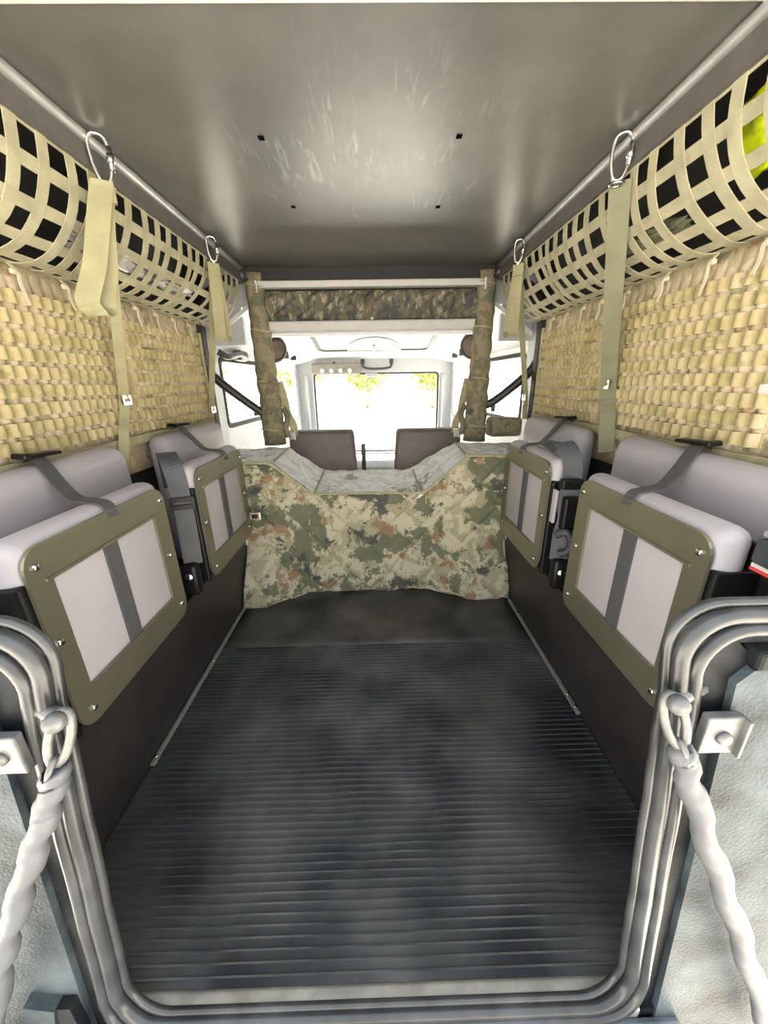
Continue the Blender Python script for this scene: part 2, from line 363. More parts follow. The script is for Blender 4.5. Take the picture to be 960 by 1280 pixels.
for s in (-1, 1):
    # dark kick panel of the side box
    bm = bm_new(); box(bm, s * 0.503, s * 0.53, 0.29, 1.30, -0.006, 0.245, 0.003); box(bm, s * 0.53, s * 0.70, 0.29, 1.30, 0.215, 0.24)
    struct('wall_%s_lower' % SIDE[s], bm, M_DKPANEL, 'dark wheel box panel below the folded seats on the %s' % SIDE[s], 'wall')
    # side wall behind the padding and roof side
    bm = bm_new(); box(bm, s * 0.685, s * 0.70, 0.30, 1.66, 0.24, 1.06)
    struct('wall_%s' % SIDE[s], bm, M_VOID, 'dark %s body side behind the camouflage padding' % SIDE[s], 'wall')
    def roofside(b, s=s):
        pr = [(0.545, ZC), (0.62, ZC - 0.01), (0.67, ZC - 0.06), (0.69, 1.05)]
        def fn(u, v):
            i = min(int(v * 3), 2); t = v * 3 - i
            a, c = pr[i], pr[i + 1]
            return Vector((s * (a[0] + (c[0] - a[0]) * t), 0.30 + u * 1.38, a[1] + (c[1] - a[1]) * t))
        slab(b, 1, 6, fn, (s * 0.012, 0, 0.012))
    bm = bm_new(); roofside(bm)
    struct('ceiling_%s' % SIDE[s], bm, M_VOID, 'dark roof side above the %s cargo net' % SIDE[s], 'ceiling', 'auto')
    # metal edge strip where the mat meets the panel
    t = thing('edge_trim', 'thin metal strip along the foot of the dark %s panel' % SIDE[s], 'trim', (s * 0.496, 0.9, 0))
    part('strip', lambda b: box(b, s * 0.490, s * 0.502, 0.58 if s < 0 else 0.68, 1.19, 0.0042, 0.012, 0.003), mat('edge_strip', (0.34, 0.33, 0.31), 0.4, metal=0.5, var=0.1), t)
    for y in ((0.90, 0.60) if s < 0 else (0.70, 0.74, 1.1)):
        part('screw', lambda b: disc(b, (s * 0.497, y, 0.0095), 0.005, (0, 0, 1), 0.004), M_CHROME, t, True)
    # ceiling rail: bright round edge over a dark flange
    t = thing('roof_rail', 'light grey metal rail along the %s edge of the ceiling' % SIDE[s], 'rail', (s * 0.505, 1.1, 1.2))
    part('tube', lambda b: tube(b, [(s * 0.503, 0.35 + 1.33 * i / 6, ZC - 0.009) for i in range(7)], 0.0095, 10), M_ALU, t, True)
    part('flange', lambda b: box(b, s * 0.504, s * 0.512, 0.35, 1.68, 1.170, ZC - 0.012), M_RAILDK, t)

bm = bm_new(); box(bm, -0.72, 0.72, 0.25, 1.80, 1.262, 1.275)
struct('ceiling_skin', bm, M_BODYDK, 'outer roof skin over the load area', 'roof')
bm = bm_new(); box(bm, -0.76, 0.76, 1.762, 1.80, 1.10, 1.262)
for s in (-1, 1): box(bm, s * 0.701, s * 0.75, 1.62, 1.80, -0.10, 1.262)
for s in (-1, 1): box(bm, s * 0.56, s * 0.76, 1.775, 1.80, 0.955, 1.11)
struct('wall_cab_rear', bm, M_CABG, 'grey body frame joining the cab to the load area', 'wall')

# ------------------------------------------------------------------ mats
MY0, MY1 = 0.262, 0.965
def ribmat(b):
    prof = []; n = 55; p = (MY1 - MY0) / n
    for i in range(n):
        y = MY0 + i * p
        prof += [(y, 0.0), (y + p * 0.70, 0.0), (y + p * 0.76, 0.0034), (y + p * 0.95, 0.0034)]
    prof.append((MY1, 0.0))
    L = []
    for (y, z) in prof:
        # rear edge of the mat bows with the sill
        hw = 0.501
        L.append([b.verts.new((x, y, z)) for x in (-hw, -0.25, 0, 0.25, hw)])
    for a, c in zip(L, L[1:]):
        for k in range(4):
            f = b.faces.new((a[k], a[k + 1], c[k + 1], c[k]))
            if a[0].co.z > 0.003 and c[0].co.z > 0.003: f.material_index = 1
    B = [b.verts.new((x, y, -0.007)) for x, y in ((-0.501, MY0), (0.501, MY0), (0.501, MY1), (-0.501, MY1))]
    b.faces.new(B)
    b.faces.new([L[0][0], B[0], B[1]] + [L[0][k] for k in (4, 3, 2, 1)])
bm = bm_new(); ribmat(bm)
rm = finish('ribbed_floor_mat', bm, M_RUBBER); rm.data.materials.append(M_RIBLIT)
tag(rm, 'black ribbed rubber mat covering the load floor', 'floor mat')
bm = bm_new(); slab(bm, 16, 8, lambda u, v: Vector((-0.500 + 1.0 * u, 0.9655 + 0.355 * v, 0.001 + 0.002 * math.sin(9 * u + 3) * math.sin(5 * v))), (0, 0, -0.006))
tag(finish('smooth_floor_mat', bm, M_RUBFLAT, None, True), 'smooth black rubber mat piece in front of the camouflage cover', 'floor mat')

# ------------------------------------------------------------------ fold-up seats
def make_seat(s, y0, y1, by0, by1, label, hooky):
    t = thing('folding_seat', label, 'seat', (s * 0.52, (y0 + y1) / 2, 0.24), 'fold-up side seats')
    zt, zb, X = 0.583, 0.262, 0.468
    w0, w1, h0, h1 = y0 + 0.038, y1 - 0.047, 0.326, 0.528
    part('base_plate', lambda b: plate(b, rrect(y0, y1, zb, zt, 0.033), [rrect(w0, w1, h0, h1, 0.004, 2)], 0.005, lambda a, c, d: (s * (X + d), a, c)), M_OLIVE, t)
    part('plate_lip', lambda b: box(b, s * (X - 0.0025), s * (X + 0.001), w0 - 0.012, w1 + 0.002, h1 - 0.001, h1 + 0.004), M_OLIVE, t)
    part('seat_cushion', lambda b: box(b, s * (X + 0.006), s * (X + 0.060), y0 - 0.006, y1 + 0.006, zb + 0.02, zt + 0.013, 0.024, 4), M_LILAC, t, True)
    yc = (w0 + w1) / 2 - 0.004
    part('center_strap', lambda b: box(b, s * (X + 0.0015), s * (X + 0.0055), yc - 0.017, yc + 0.017, h0 - 0.01, h1 + 0.01), M_GREYWEB, t)
    def pan(b):
        box(b, s * (X + 0.008), s * (X + 0.072), y0 - 0.010, y0 + 0.006, zb - 0.006, zt - 0.048, 0.004)
        box(b, s * (X + 0.008), s * (X + 0.072), y1 - 0.006, y1 + 0.010, zb - 0.006, zt - 0.048, 0.004)
        box(b, s * (X + 0.062), s * (X + 0.072), y0, y1, zb - 0.006, zt - 0.010, 0.004)
    part('seat_pan', pan, M_BLACK, t)
    for (y, z) in ((y0 + 0.017, zt - 0.028), (y1 - 0.017, zt - 0.028), (y0 + 0.013, 0.432), (y1 - 0.022, 0.426), (y1 - 0.022, 0.298), (y0 + 0.028, 0.290)):
        part('bolt', lambda b: disc(b, (s * (X + 0.0005), y, z), 0.0058, (-s, 0, 0), 0.005), M_CHROME, t, True)
    def back(b):
        box(b, s * 0.582, s * 0.655, by0, by1, 0.245, 0.655, 0.034, 5)
        for v in b.verts:
            k = (v.co.z - 0.245) / 0.41
            v.co.x += s * 0.012 * k
            v.co.z += 0.004 * math.sin(9 * v.co.y)
    part('backrest', back, M_LILACD, t, True)
    def pip(b):
        x = s * 0.597
        tube(b, [(x + s * 0.005, by0 + 0.02, 0.30), (x + s * 0.010, by0 + 0.012, 0.60), (x + s * 0.02, by0 + 0.03, 0.648)], 0.003, 6)
    part('piping', pip, M_LILACD, t, True)
    hy = hooky
    st = part('retaining_strap', lambda b: ribbon(b, spline([(s * 0.655, hy + 0.075, 0.660), (s * 0.630, hy + 0.060, 0.667), (s * 0.600, hy + 0.042, 0.652), (s * 0.570, hy + 0.024, 0.628), (s * 0.535, hy + 0.008, 0.602), (s * 0.500, hy, 0.5985), (s * 0.476, hy - 0.002, 0.592), (s * 0.466, hy - 0.004, 0.570)], 6), (0, 1, 0), 0.026, 0.003), M_GREYWEB, t)
    c = Vector((s * 0.632, hy + 0.062, 0.671))
    rot = Matrix.Rotation(s * 0.35, 3, 'Z')
    part('buckle', lambda b: (box(b, c.x - 0.014, c.x + 0.014, c.y - 0.03, c.y + 0.04, c.z - 0.003, c.z + 0.004, 0.003, 2, rot), box(b, c.x - 0.019, c.x + 0.019, c.y - 0.034, c.y - 0.022, c.z - 0.002, c.z + 0.008, 0.003, 2, rot)), M_BLACK, st)
    for y in (y0 + 0.02, y1 - 0.026):
        part('hinge_bracket', lambda b: box(b, s * (X + 0.075), s * 0.57, y, y + 0.006, 0.236, 0.30, 0.002), M_BLACK, t)
    return t
make_seat(-1, 0.447, 0.790, 0.45, 0.905, 'grey vinyl fold-up seat nearest the door, left side, olive base plate out', 0.635)
make_seat(-1, 0.945, 1.288, 1.075, 1.490, 'grey vinyl fold-up seat on the left next to the camouflage bulkhead', 1.16)
make_seat(1, 0.447, 0.790, 0.45, 0.905, 'grey vinyl fold-up seat nearest the door, right side, olive base plate out', 0.635)
make_seat(1, 0.945, 1.288, 1.075, 1.490, 'grey vinyl fold-up seat on the right next to the camouflage bulkhead', 1.16)

# ------------------------------------------------------------------ padded camouflage walls with webbing loops
def loop_profile(y, y0, pitch):
    t = ((y - y0) / pitch) % 1.0
    t = (t - 0.10) / 0.80
    return math.sin(math.pi * t) ** 0.5 if 0 < t < 1 else 0.0
for s in (-1, 1):
    ys = 0.30 if s < 0 else 0.30
    t = thing('padded_wall_cover', 'camouflage padded cover with rows of tan webbing loops on the %s wall' % SIDE[s], 'wall cover', (s * WX, 0.95, 0.60))
    segs = [(0.34, 1.075), (1.10, 1.545)] if s < 0 else [(0.622, 1.10), (1.12, 1.56)]
    def backing(b):
        def fn(u, v):
            y = ys + u * (1.575 - ys); z = 0.56 + v * 0.46
            k = 0
            for a, c in segs:
                if a < y < c and 0.665 < z < 0.955: k = 0.0105 * loop_profile(y, a, (c - a) / round((c - a) / 0.0275))
            return Vector((s * (WX + 0.006 - k - 0.004 * noise.noise((y * 9, z * 9, s * 3.0))), y, z))
        slab(b, 560, 14, fn, (s * 0.014, 0, 0))
    part('backing', backing, M_CAMOWALL, t, True)
    for a, c in segs:
        n = round((c - a) / 0.0275); pitch = (c - a) / n
        for r in range(9):
            z0 = 0.668 + r * 0.0335 + (0.004 if c < 1.2 else 0.0); h = 0.0240
            def row(b):
                ph = random.random() * 0.2
                fr = []
                for i in range(n * 10 + 1):
                    y = a + (c - a) * i / (n * 10)
                    bul = 0.001 + 0.016 * loop_profile(y, a, pitch) * (0.85 + 0.15 * math.sin(12.9 * (i // 10) + r * 4.1))
                    dz = 0.001 * math.sin(y * 14 + r)
                    fr.append([b.verts.new((s * (WX + 0.003 - bul), y, z0 + dz)), b.verts.new((s * (WX + 0.003 - bul), y, z0 + dz + h)),
                               b.verts.new((s * (WX + 0.005), y, z0 + dz + h)), b.verts.new((s * (WX + 0.005), y, z0 + dz))])
                for p, q in zip(fr, fr[1:]):
                    for k in range(4): b.faces.new((p[k], p[(k + 1) % 4], q[(k + 1) % 4], q[k]))
                b.faces.new(fr[0]); b.faces.new(fr[-1])
            part('webbing_strap', row, M_WEB, t, 'auto')
    # lower edge binding and the vertical seam tape
    part('edge_binding', lambda b: ribbon(b, [(s * (WX - 0.008), 0.30 + 1.27 * i / 12, 0.648 + 0.002 * math.sin(i)) for i in range(13)], (0, 0, 1), 0.024, 0.006), M_BIND, t)
    part('edge_binding', lambda b: ribbon(b, [(s * (WX - 0.004), 1.568, 0.56 + 0.42 * i / 8) for i in range(9)], (0, 1, 0), 0.016, 0.006), M_BIND, t)
    # short ties up to the net
    for i, y in enumerate([0.70, 0.815, 0.93, 1.05, 1.16, 1.27, 1.38, 1.48]):
        y += 0.01 * math.sin(i * 5)
        x = s * (WX - 0.010)
        part('tie', lambda b: ribbon(b, spline([(x + s * 0.006, y, 1.012), (x - s * 0.006, y + 0.002, 0.995), (x - s * 0.004, y + 0.004, 0.975), (x - s * 0.006, y + 0.009, 0.952 - 0.01 * (i % 2))], 4), (0, 1, 0.2), 0.007, 0.0015), M_TIE, t)
        part('tie_knot', lambda b: box(b, x - s * 0.004, x + s * 0.004, y - 0.006, y + 0.006, 0.992, 1.002, 0.003, 2), M_TIE, t, True)

# small clip and label on the right wall near the door
t = thing('wall_buckle', 'small white plastic buckle on the right wall beside the webbing', 'buckle', (0.66, 0.60, 0.78))
part('frame', lambda b: plate(b, rrect(0.568, 0.606, 0.752, 0.788, 0.006), [rrect(0.575, 0.599, 0.760, 0.780, 0.003)], 0.007, lambda a, c, d: (0.655 + d, a, c)), M_PLAST, t)
part('tab', lambda b: box(b, 0.656, 0.662, 0.600, 0.640, 0.762, 0.778, 0.002), M_PLAST, t)
bm = bm_new(); box(bm, 0.652, 0.664, 0.60, 0.625, 0.952, 0.968, 0.002)
tag(finish('wall_label', bm, M_PLAST), 'tiny cream tab at the top right corner of the webbing', 'tab')

# ------------------------------------------------------------------ cargo nets under the roof edges
def arc(s, q, y):
    """q 0 rail .. 1 wall"""
    P = [(0.512, 1.178), (0.520, 1.125), (0.545, 1.075), (0.585, 1.035), (0.630, 1.014), (0.668, 1.012)]
    f = q * 5; i = min(int(f), 4); t = f - i
    pts = [Vector((a, 0, c)) for a, c in P]
    p0 = pts[max(i - 1, 0)]; p1 = pts[i]; p2 = pts[i + 1]; p3 = pts[min(i + 2, 5)]
    v = 0.5 * ((2 * p1) + (p2 - p0) * t + (2 * p0 - 5 * p1 + 4 * p2 - p3) * t * t + (3 * p1 - p0 - 3 * p2 + p3) * t ** 3)
    sag = math.sin(math.pi * q)
    wob = noise.noise((y * 5, q * 2, 10 + s)) * 0.012 * sag
    taper = 1.0
    return Vector((s * (v.x - wob), y, v.z - wob * 0.8))
YN0, YN1 = 0.36, 1.64
for s in (-1, 1):
    t = thing('cargo_net', 'tan webbing cargo net slung under the %s roof edge' % SIDE[s], 'cargo net', (s * 0.6, 1.0, 1.01), 'roof cargo nets')
    nl = 6
    for k in range(nl):
        q = k / (nl - 1) * 0.98 + 0.01
        def lon(b):
            P = []; W = []
            for i in range(41):
                y = YN0 + (YN1 - YN0) * i / 40
                P.append(arc(s, q, y)); W.append(arc(s, min(q + 0.03, 1), y) - arc(s, max(q - 0.03, 0), y))
            ribbon(b, P, W, 0.021, 0.0018)
        part('lengthwise_strap', lon, M_NET, t)
    ny = 24
    for k in range(ny):
        y = YN0 + 0.02 + (YN1 - YN0 - 0.04) * k / (ny - 1)
        def cr(b):
            P = []
            for i in range(17):
                p = arc(s, i / 16, y); P.append(p + Vector((-s * 0.0012, 0.012 * math.sin(3.1 * i / 16) * math.sin(k * 1.7), -0.0014)))
            ribbon(b, P, (0, 1, 0), 0.021, 0.0018)
        part('cross_strap', cr, M_NET, t)

# things lying in the nets
def crumple(b, c, rad, seed, amp=0.35, sub=4):
    g = bmesh.ops.create_icosphere(b, subdivisions=sub, radius=1)['verts']
    for v in g:
        d = v.co.normalized()
        k = 1 + amp * noise.noise(d * 2.2 + Vector((seed, 0, 0))) + amp * 0.6 * (noise.noise(d * 5.5 + Vector((0, seed, 0)))) + amp * .3 * abs(noise.noise(d * 11 + Vector((0, 0, seed))))
        v.co = Vector(c) + Vector((d.x * rad[0], d.y * rad[1], d.z * rad[2])) * k
t = thing('hi_vis_vest', 'bright yellow crumpled hi-vis vest in the right net', 'vest', (0.60, 0.66, 1.06))
part('cloth', lambda b: crumple(b, (0.600, 0.660, 1.140), (0.045, 0.062, 0.060), 3.3), M_HIVIS, t, True)
for k, (y, z, r_, sd) in enumerate(((1.02, 1.070, (0.035, 0.12, 0.022), 1.2), (1.26, 1.070, (0.035, 0.10, 0.02), 5.1))):
    bm = bm_new(); crumple(bm, (-0.598, y, z), r_, sd, 0.5)
    tag(finish('plastic_bag', bm, M_BAG, None, True), ['crumpled shiny plastic bag in the left net behind the near hanging strap', 'crumpled shiny plastic bag in the left net before the far hanging strap'][k], 'plastic bag')
bm = bm_new(); crumple(bm, (0.605, 0.93, 1.068), (0.035, 0.10, 0.022), 8.8, 0.3)
tag(finish('stowed_cloth', bm, M_STRAPG, None, True), 'dark olive folded cloth lying in the right net', 'cloth')

# ------------------------------------------------------------------ carabiners and hanging straps
def carabiner(c, size, rz, label, tilt=0.0):
    t = thing('carabiner', label, 'carabiner', c)
    M = Matrix.Translation(c) @ Matrix.Rotation(rz, 4, 'Z') @ Matrix.Rotation(tilt, 4, 'X')
    pts = []
    for k in range(28):
        a = 2 * math.pi * k / 28
        x = math.copysign(abs(math.cos(a)) ** 0.7, math.cos(a)) * size * 0.42 * (1 + 0.22 * math.sin(a)); z = math.copysign(abs(math.sin(a)) ** 0.8, math.sin(a)) * size
        pts.append(M @ Vector((x, 0, z)))
    part('body', lambda b: tube(b, pts, 0.0036, 8, True), M_CHROME, t, True)
    part('gate', lambda b: tube(b, [M @ Vector((size * 0.40, 0, -size * 0.5)), M @ Vector((size * 0.44, 0, size * 0.55))], 0.0046, 8), M_CHROME, t, True)
    part('sleeve_nut', lambda b: tube(b, [M @ Vector((size * 0.41, 0, -size * 0.15)), M @ Vector((size * 0.43, 0, size * 0.25))], 0.0066, 8), M_CHROME, t, True)
    part('ring', lambda b: tube(b, [M @ Vector((0.012 * math.cos(2 * math.pi * k / 16), 0.010 * math.sin(2 * math.pi * k / 16), -size - 0.006)) for k in range(16)], 0.003, 6, True), M_CHROME, t, True)
for (s, y, nm) in ((-1, 0.855, 'left rail, near strap'), (1, 0.865, 'right rail, near strap'), (-1, 1.335, 'left rail, far strap'), (1, 1.39, 'right rail, far strap')):
    carabiner((s * 0.482, y, 1.184), 0.036 if y < 1 else 0.032, -s * 0.5, 'steel carabiner clipped to the ' + nm)

def hang(s, y, dn, ret, wallpt, low, width, mt, label, loop=None):
    t = thing('hanging_strap', label, 'strap', (s * 0.5, y, 0.9))
    top = Vector((s * 0.484, y - 0.004, 1.144))
    if loop:
        bx, by, bz = loop
        lat = Vector((-s * 0.86, 0.5, 0)); dep = Vector((s * 0.5, 0.86, 0)); bt = Vector((bx, by, bz))
        c1 = bt - dep * 0.014 - lat * 0.006; c2 = bt + dep * 0.014 + lat * 0.016
        path = [top - dep * 0.003, top.lerp(c1, 0.3) - dep * 0.002, top.lerp(c1, 0.65), c1 + Vector((0, 0, 0.02)), c1 + Vector((0, 0, 0.006)) + dep * 0.002,
                (c1 + c2) / 2 + Vector((0, 0, -0.004)), c2 + Vector((0, 0, 0.006)) - dep * 0.002, c2 + Vector((0, 0, 0.02)), top.lerp(c2, 0.65) + lat * 0.002, top.lerp(c2, 0.3), top + dep * 0.004]
        part('strap_loop', lambda b: ribbon(b, spline(path, 6), (-s * 0.86, 0.5, 0), width, 0.003), mt, t)
        part('stitched_fold', lambda b: box(b, top.x - width * 0.5, top.x + width * 0.5, top.y - 0.006, top.y + 0.006, top.z - 0.03, top.z + 0.004, 0.002, 2, Matrix.Rotation(-s * 0.52, 3, 'Z')), mt, t)
    wp = Vector(wallpt); lo = Vector(low)
    part('tension_strap', lambda b: ribbon(b, spline([top + Vector((s * 0.006, 0.012, 0.004)), top.lerp(wp, 0.5) + Vector((0, 0, -0.004)), wp, wp.lerp(lo, 0.5), lo], 6), (-s * 0.80, 0.6, 0), width * (0.6 if loop else 1.0), 0.0025), mt, t)
    bk = part('cam_buckle', lambda b: plate(b, rrect(-0.017, 0.017, -0.012, 0.012, 0.003), [rrect(-0.011, 0.011, -0.004, 0.004, 0.001, 2)], 0.005, lambda a, c, d: (wp.x - s * (0.004 + d), wp.y + a, wp.z + c)), M_CHROME, t)
hang(-1, 0.85, 0, 0, (-0.638, 0.997, 0.758), (-0.638, 0.935, 0.60), 0.036, M_STRAP, 'olive looped strap hanging near the door on the left, beside the net', loop=(-0.512, 0.785, 0.925))
hang(1, 0.86, 0, 0, (0.638, 1.036, 0.776), (0.638, 0.99, 0.60), 0.038, M_STRAPG, 'green flat strap running down the right wall near the door')
hang(-1, 1.335, 0, 0, (-0.645, 1.52, 0.70), (-0.650, 1.51, 0.62), 0.034, M_STRAP, 'olive looped strap hanging at the far end of the left rail', loop=(-0.494, 1.345, 0.935))
hang(1, 1.39, 0, 0, (0.655, 1.645, 0.72), (0.655, 1.63, 0.63), 0.034, M_STRAP, 'olive looped strap hanging at the far end of the right rail', loop=(0.500, 1.44, 0.945))

# ------------------------------------------------------------------ seat belts
t = thing('seat_belt', 'black lap belt with slide buckle hanging between the left seats', 'seat belt', (-0.50, 0.91, 0.245))
part('belt', lambda b: ribbon(b, spline([(-0.568, 1.01, 0.52), (-0.562, 1.0, 0.600), (-0.545, 0.968, 0.625), (-0.515, 0.930, 0.605), (-0.502, 0.918, 0.55), (-0.498, 0.914, 0.48), (-0.496, 0.908, 0.40), (-0.494, 0.900, 0.335)], 6), (0.93, 0.36, 0), 0.046, 0.003), M_BLKWEB, t)
part('slide_buckle', lambda b: plate(b, rrect(-0.029, 0.029, -0.016, 0.016, 0.004), [rrect(-0.021, 0.021, -0.004, 0.004, 0.001, 2)], 0.010, lambda a, c, d: (-0.499 + 0.93 * a + d * 0.36, 0.918 + 0.36 * a - d, 0.503 + c)), M_BLACK, t)
part('belt_bracket', lambda b: box(b, -0.528, -0.480, 0.878, 0.912, 0.2455, 0.340, 0.012, 3), M_BLACK, t, True)
part('bolt', lambda b: disc(b, (-0.500, 0.879, 0.305), 0.011, (0.35, -1, 0.2), 0.006), M_CHROME, t, True)
t = thing('seat_belt', 'black belt with latch stowed between the right seats', 'seat belt', (0.50, 0.90, 0.245))
part('belt', lambda b: ribbon(b, spline([(0.482, 1.01, 0.612), (0.497, 0.965, 0.630), (0.507, 0.932, 0.612), (0.512, 0.915, 0.575), (0.510, 0.905, 0.54)], 6), (0.75, -0.66, 0), 0.046, 0.003), M_BLKWEB, t)
part('belt', lambda b: ribbon(b, spline([(0.510, 0.905, 0.54), (0.503, 0.902, 0.49), (0.506, 0.896, 0.44), (0.498, 0.892, 0.40), (0.494, 0.884, 0.33)], 6), (0.93, -0.36, 0), 0.044, 0.003), M_BLKWEB, t)
part('latch_plate', lambda b: box(b, 0.476, 0.532, 0.884, 0.908, 0.525, 0.552, 0.005), M_BLACK, t)
part('latch_box', lambda b: box(b, 0.488, 0.530, 0.880, 0.904, 0.415, 0.505, 0.006), M_BLACK, t)
part('pale_tongue', lambda b: box(b, 0.470, 0.478, 0.900, 0.918, 0.43, 0.52, 0.002), M_LILAC, t)
part('coiled_end', lambda b: tube(b, spline([(0.482, 0.89, 0.40), (0.497, 0.872, 0.415), (0.512, 0.868, 0.39), (0.508, 0.872, 0.36), (0.488, 0.877, 0.35)], 6), 0.010, 8), M_BLKWEB, t, True)
part('belt_bracket', lambda b: box(b, 0.478, 0.526, 0.866, 0.900, 0.2455, 0.335, 0.012, 3), M_BLACK, t, True)
part('bolt', lambda b: disc(b, (0.498, 0.867, 0.298), 0.011, (-0.35, -1, 0.2), 0.006), M_CHROME, t, True)
t = thing('seat_belt_reel', 'black belt buckle with red and white stripe behind the right door seal', 'seat belt', (0.56, 0.40, 0.25))
part('reel_body', lambda b: box(b, 0.515, 0.60, 0.335, 0.425, 0.242, 0.545, 0.010, 3), M_BLACK, t, True)
part('buckle', lambda b: box(b, 0.505, 0.60, 0.350, 0.432, 0.556, 0.592, 0.006, 2), M_BLKWEB, t, True)
part('red_stripe', lambda b: box(b, 0.508, 0.60, 0.348, 0.43, 0.546, 0.5505), M_RED, t)
part('white_stripe', lambda b: box(b, 0.509, 0.60, 0.350, 0.43, 0.5505, 0.556), M_PLAST, t)
part('chrome_edge', lambda b: box(b, 0.508, 0.516, 0.384, 0.387, 0.45, 0.545), M_CHROME, t)
part('latch_plate', lambda b: box(b, 0.51, 0.60, 0.365, 0.430, 0.5925, 0.602, 0.003), M_ALU, t)
t = thing('seat_belt_reel', 'black belt reel with bright latch behind the left door seal', 'seat belt', (-0.56, 0.40, 0.25))
part('reel_body', lambda b: box(b, -0.60, -0.512, 0.33, 0.430, 0.242, 0.475, 0.010, 3), M_BLACK, t, True)
part('latch_plate', lambda b: box(b, -0.60, -0.510, 0.350, 0.430, 0.476, 0.488, 0.003), M_ALU, t)
part('buckle', lambda b: box(b, -0.60, -0.508, 0.352, 0.430, 0.4885, 0.502, 0.004), M_BLKWEB, t)

# ------------------------------------------------------------------ quilted camouflage bulkhead cover
def pw(x, pts):
    if x <= pts[0][0]: return pts[0][1]
    for (a, b), (c, d) in zip(pts, pts[1:]):
        if x <= c: return b + (d - b) * (x - a) / (c - a)
    return pts[-1][1]
FY = [(-0.51, 1.185), (-0.41, 1.195), (-0.27, 1.292), (0.20, 1.300), (0.34, 1.218), (0.52, 1.215)]
TZ = [(-0.52, 0.520), (-0.385, 0.516), (-0.245, 0.388), (0.190, 0.384), (0.345, 0.530), (0.52, 0.525)]
TZB = [(-0.52, 0.526), (-0.385, 0.522), (-0.235, 0.415), (0.155, 0.415), (0.36, 0.535), (0.52, 0.53)]
def quilt(a, c, p):
    u = ((a + c) / p) % 1.0; v = ((a - c) / p) % 1.0
    d = min(min(u, 1 - u), min(v, 1 - v)) * p
    return min(1.0, d / 0.022) ** 0.6
bulk = thing('bulkhead_cover', 'quilted camouflage cover over the low bulkhead behind the front seats', 'cover', (0, 1.25, 0))
def fy(x, z):
    k = min(1, z / 0.26); k = k * k * (3 - 2 * k)
    return pw(x, FY) + k * pw(x, [(-0.51, 0.140), (-0.41, 0.128), (-0.27, 0.055), (0.20, 0.055), (0.34, 0.105), (0.52, 0.112)])
def front(b):
    def fn(u, v):
        x = -0.497 + 0.998 * u; zt = pw(x, TZ); z = 0.004 + (zt - 0.004) * v
        q = quilt(x + 0.03, z, 0.17)
        wr = 0.012 * noise.noise((x * 6, z * 6, 2)) + 0.006 * noise.noise((x * 15, z * 15, 4))
        return Vector((x, fy(x, z) - 0.015 * q + wr + 0.012 * (v ** 6), z))
    slab(b, 150, 80, fn, (0, 0.02, 0))
part('front_panel', front, M_CAMO, bulk, True)
def top(b):
    def fn(u, v):
        x = -0.497 + 0.998 * u; y0 = fy(x, 0.4) + 0.008; y = y0 + (1.66 - y0) * v
        z = pw(x, TZ) * (1 - v) + pw(x, TZB) * v
        q = quilt(x * 1.3, y * 1.0, 0.10)
        return Vector((x, y, z + 0.006 * q - 0.008 + 0.005 * noise.noise((x * 7, y * 7, 6))))
    slab(b, 140, 60, fn, (0, 0, -0.02))
part('top_panel', top, M_CAMOTOPLIT, bulk, True)
for s in (-1, 1):
    part('side_shelf', lambda b: slab(b, 18, 16, lambda u, v: Vector((s * (0.498 + 0.17 * u), 1.515 + 0.145 * v, pw(s * 0.5, TZ) - 0.004 + 0.004 * quilt(u * 0.16, v * 0.14, 0.09))), (0, 0, -0.02)), M_CAMOTOPLIT, bulk, True)
def bindline(P, r, b): tube(b, P, r, 8)
part('top_piping', lambda b: tube(b, [(x, fy(x, 0.4) + 0.006, pw(x, TZ) + 0.001) for x in [-0.497 + 0.998 * i / 60 for i in range(61)]], 0.0055, 6), M_BIND, bulk, True)
part('bottom_piping', lambda b: tube(b, [(x, pw(x, FY) - 0.004, 0.008) for x in [-0.495 + 0.994 * i / 60 for i in range(61)]], 0.0045, 6), M_BIND, bulk, True)
for x0, x1, in ((-0.376, -0.386), (0.336, 0.361)):
    part('shelf_piping', lambda b: tube(b, [(x0 + (x1 - x0) * i / 12, fy(x0, .4) + (1.66 - fy(x0, .4)) * i / 12, 0.521 + (0.012 if x0 > 0 else 0)) for i in range(13)], 0.005, 6), M_BIND, bulk, True)
for x0 in (-0.236, 0.17):
    part('dip_piping', lambda b: tube(b, [(x0, 1.352 + 0.306 * i / 12, 0.392 + 0.024 * i / 12) for i in range(13)], 0.004, 6), M_BIND, bulk, True)
for x in (-0.262, 0.195):
    part('seam', lambda b: tube(b, [(x, fy(x, z) - 0.006 + 0.012 * noise.noise((x * 6, z * 6, 2)), z) for z in [0.01 + 0.37 * i / 14 for i in range(15)]], 0.003, 6), M_BIND, bulk, True)
for s in (-1, 1):
    part('side_piping', lambda b: tube(b, [(s * 0.496, fy(s * 0.496, z) - 0.006, z) for z in [0.01 + 0.5 * i / 10 for i in range(11)]], 0.004, 6), M_BIND, bulk, True)
# small latch on the left of the cover
t = thing('side_latch', 'small chrome latch at the left edge of the camouflage cover', 'latch', (-0.46, 1.26, 0.32))
part('plate', lambda b: box(b, -0.462, -0.420, 1.262, 1.272, 0.322, 0.352, 0.003), M_CHROME, t)
part('keeper', lambda b: box(b, -0.452, -0.430, 1.256, 1.263, 0.330, 0.344, 0.002), M_BLACK, t)

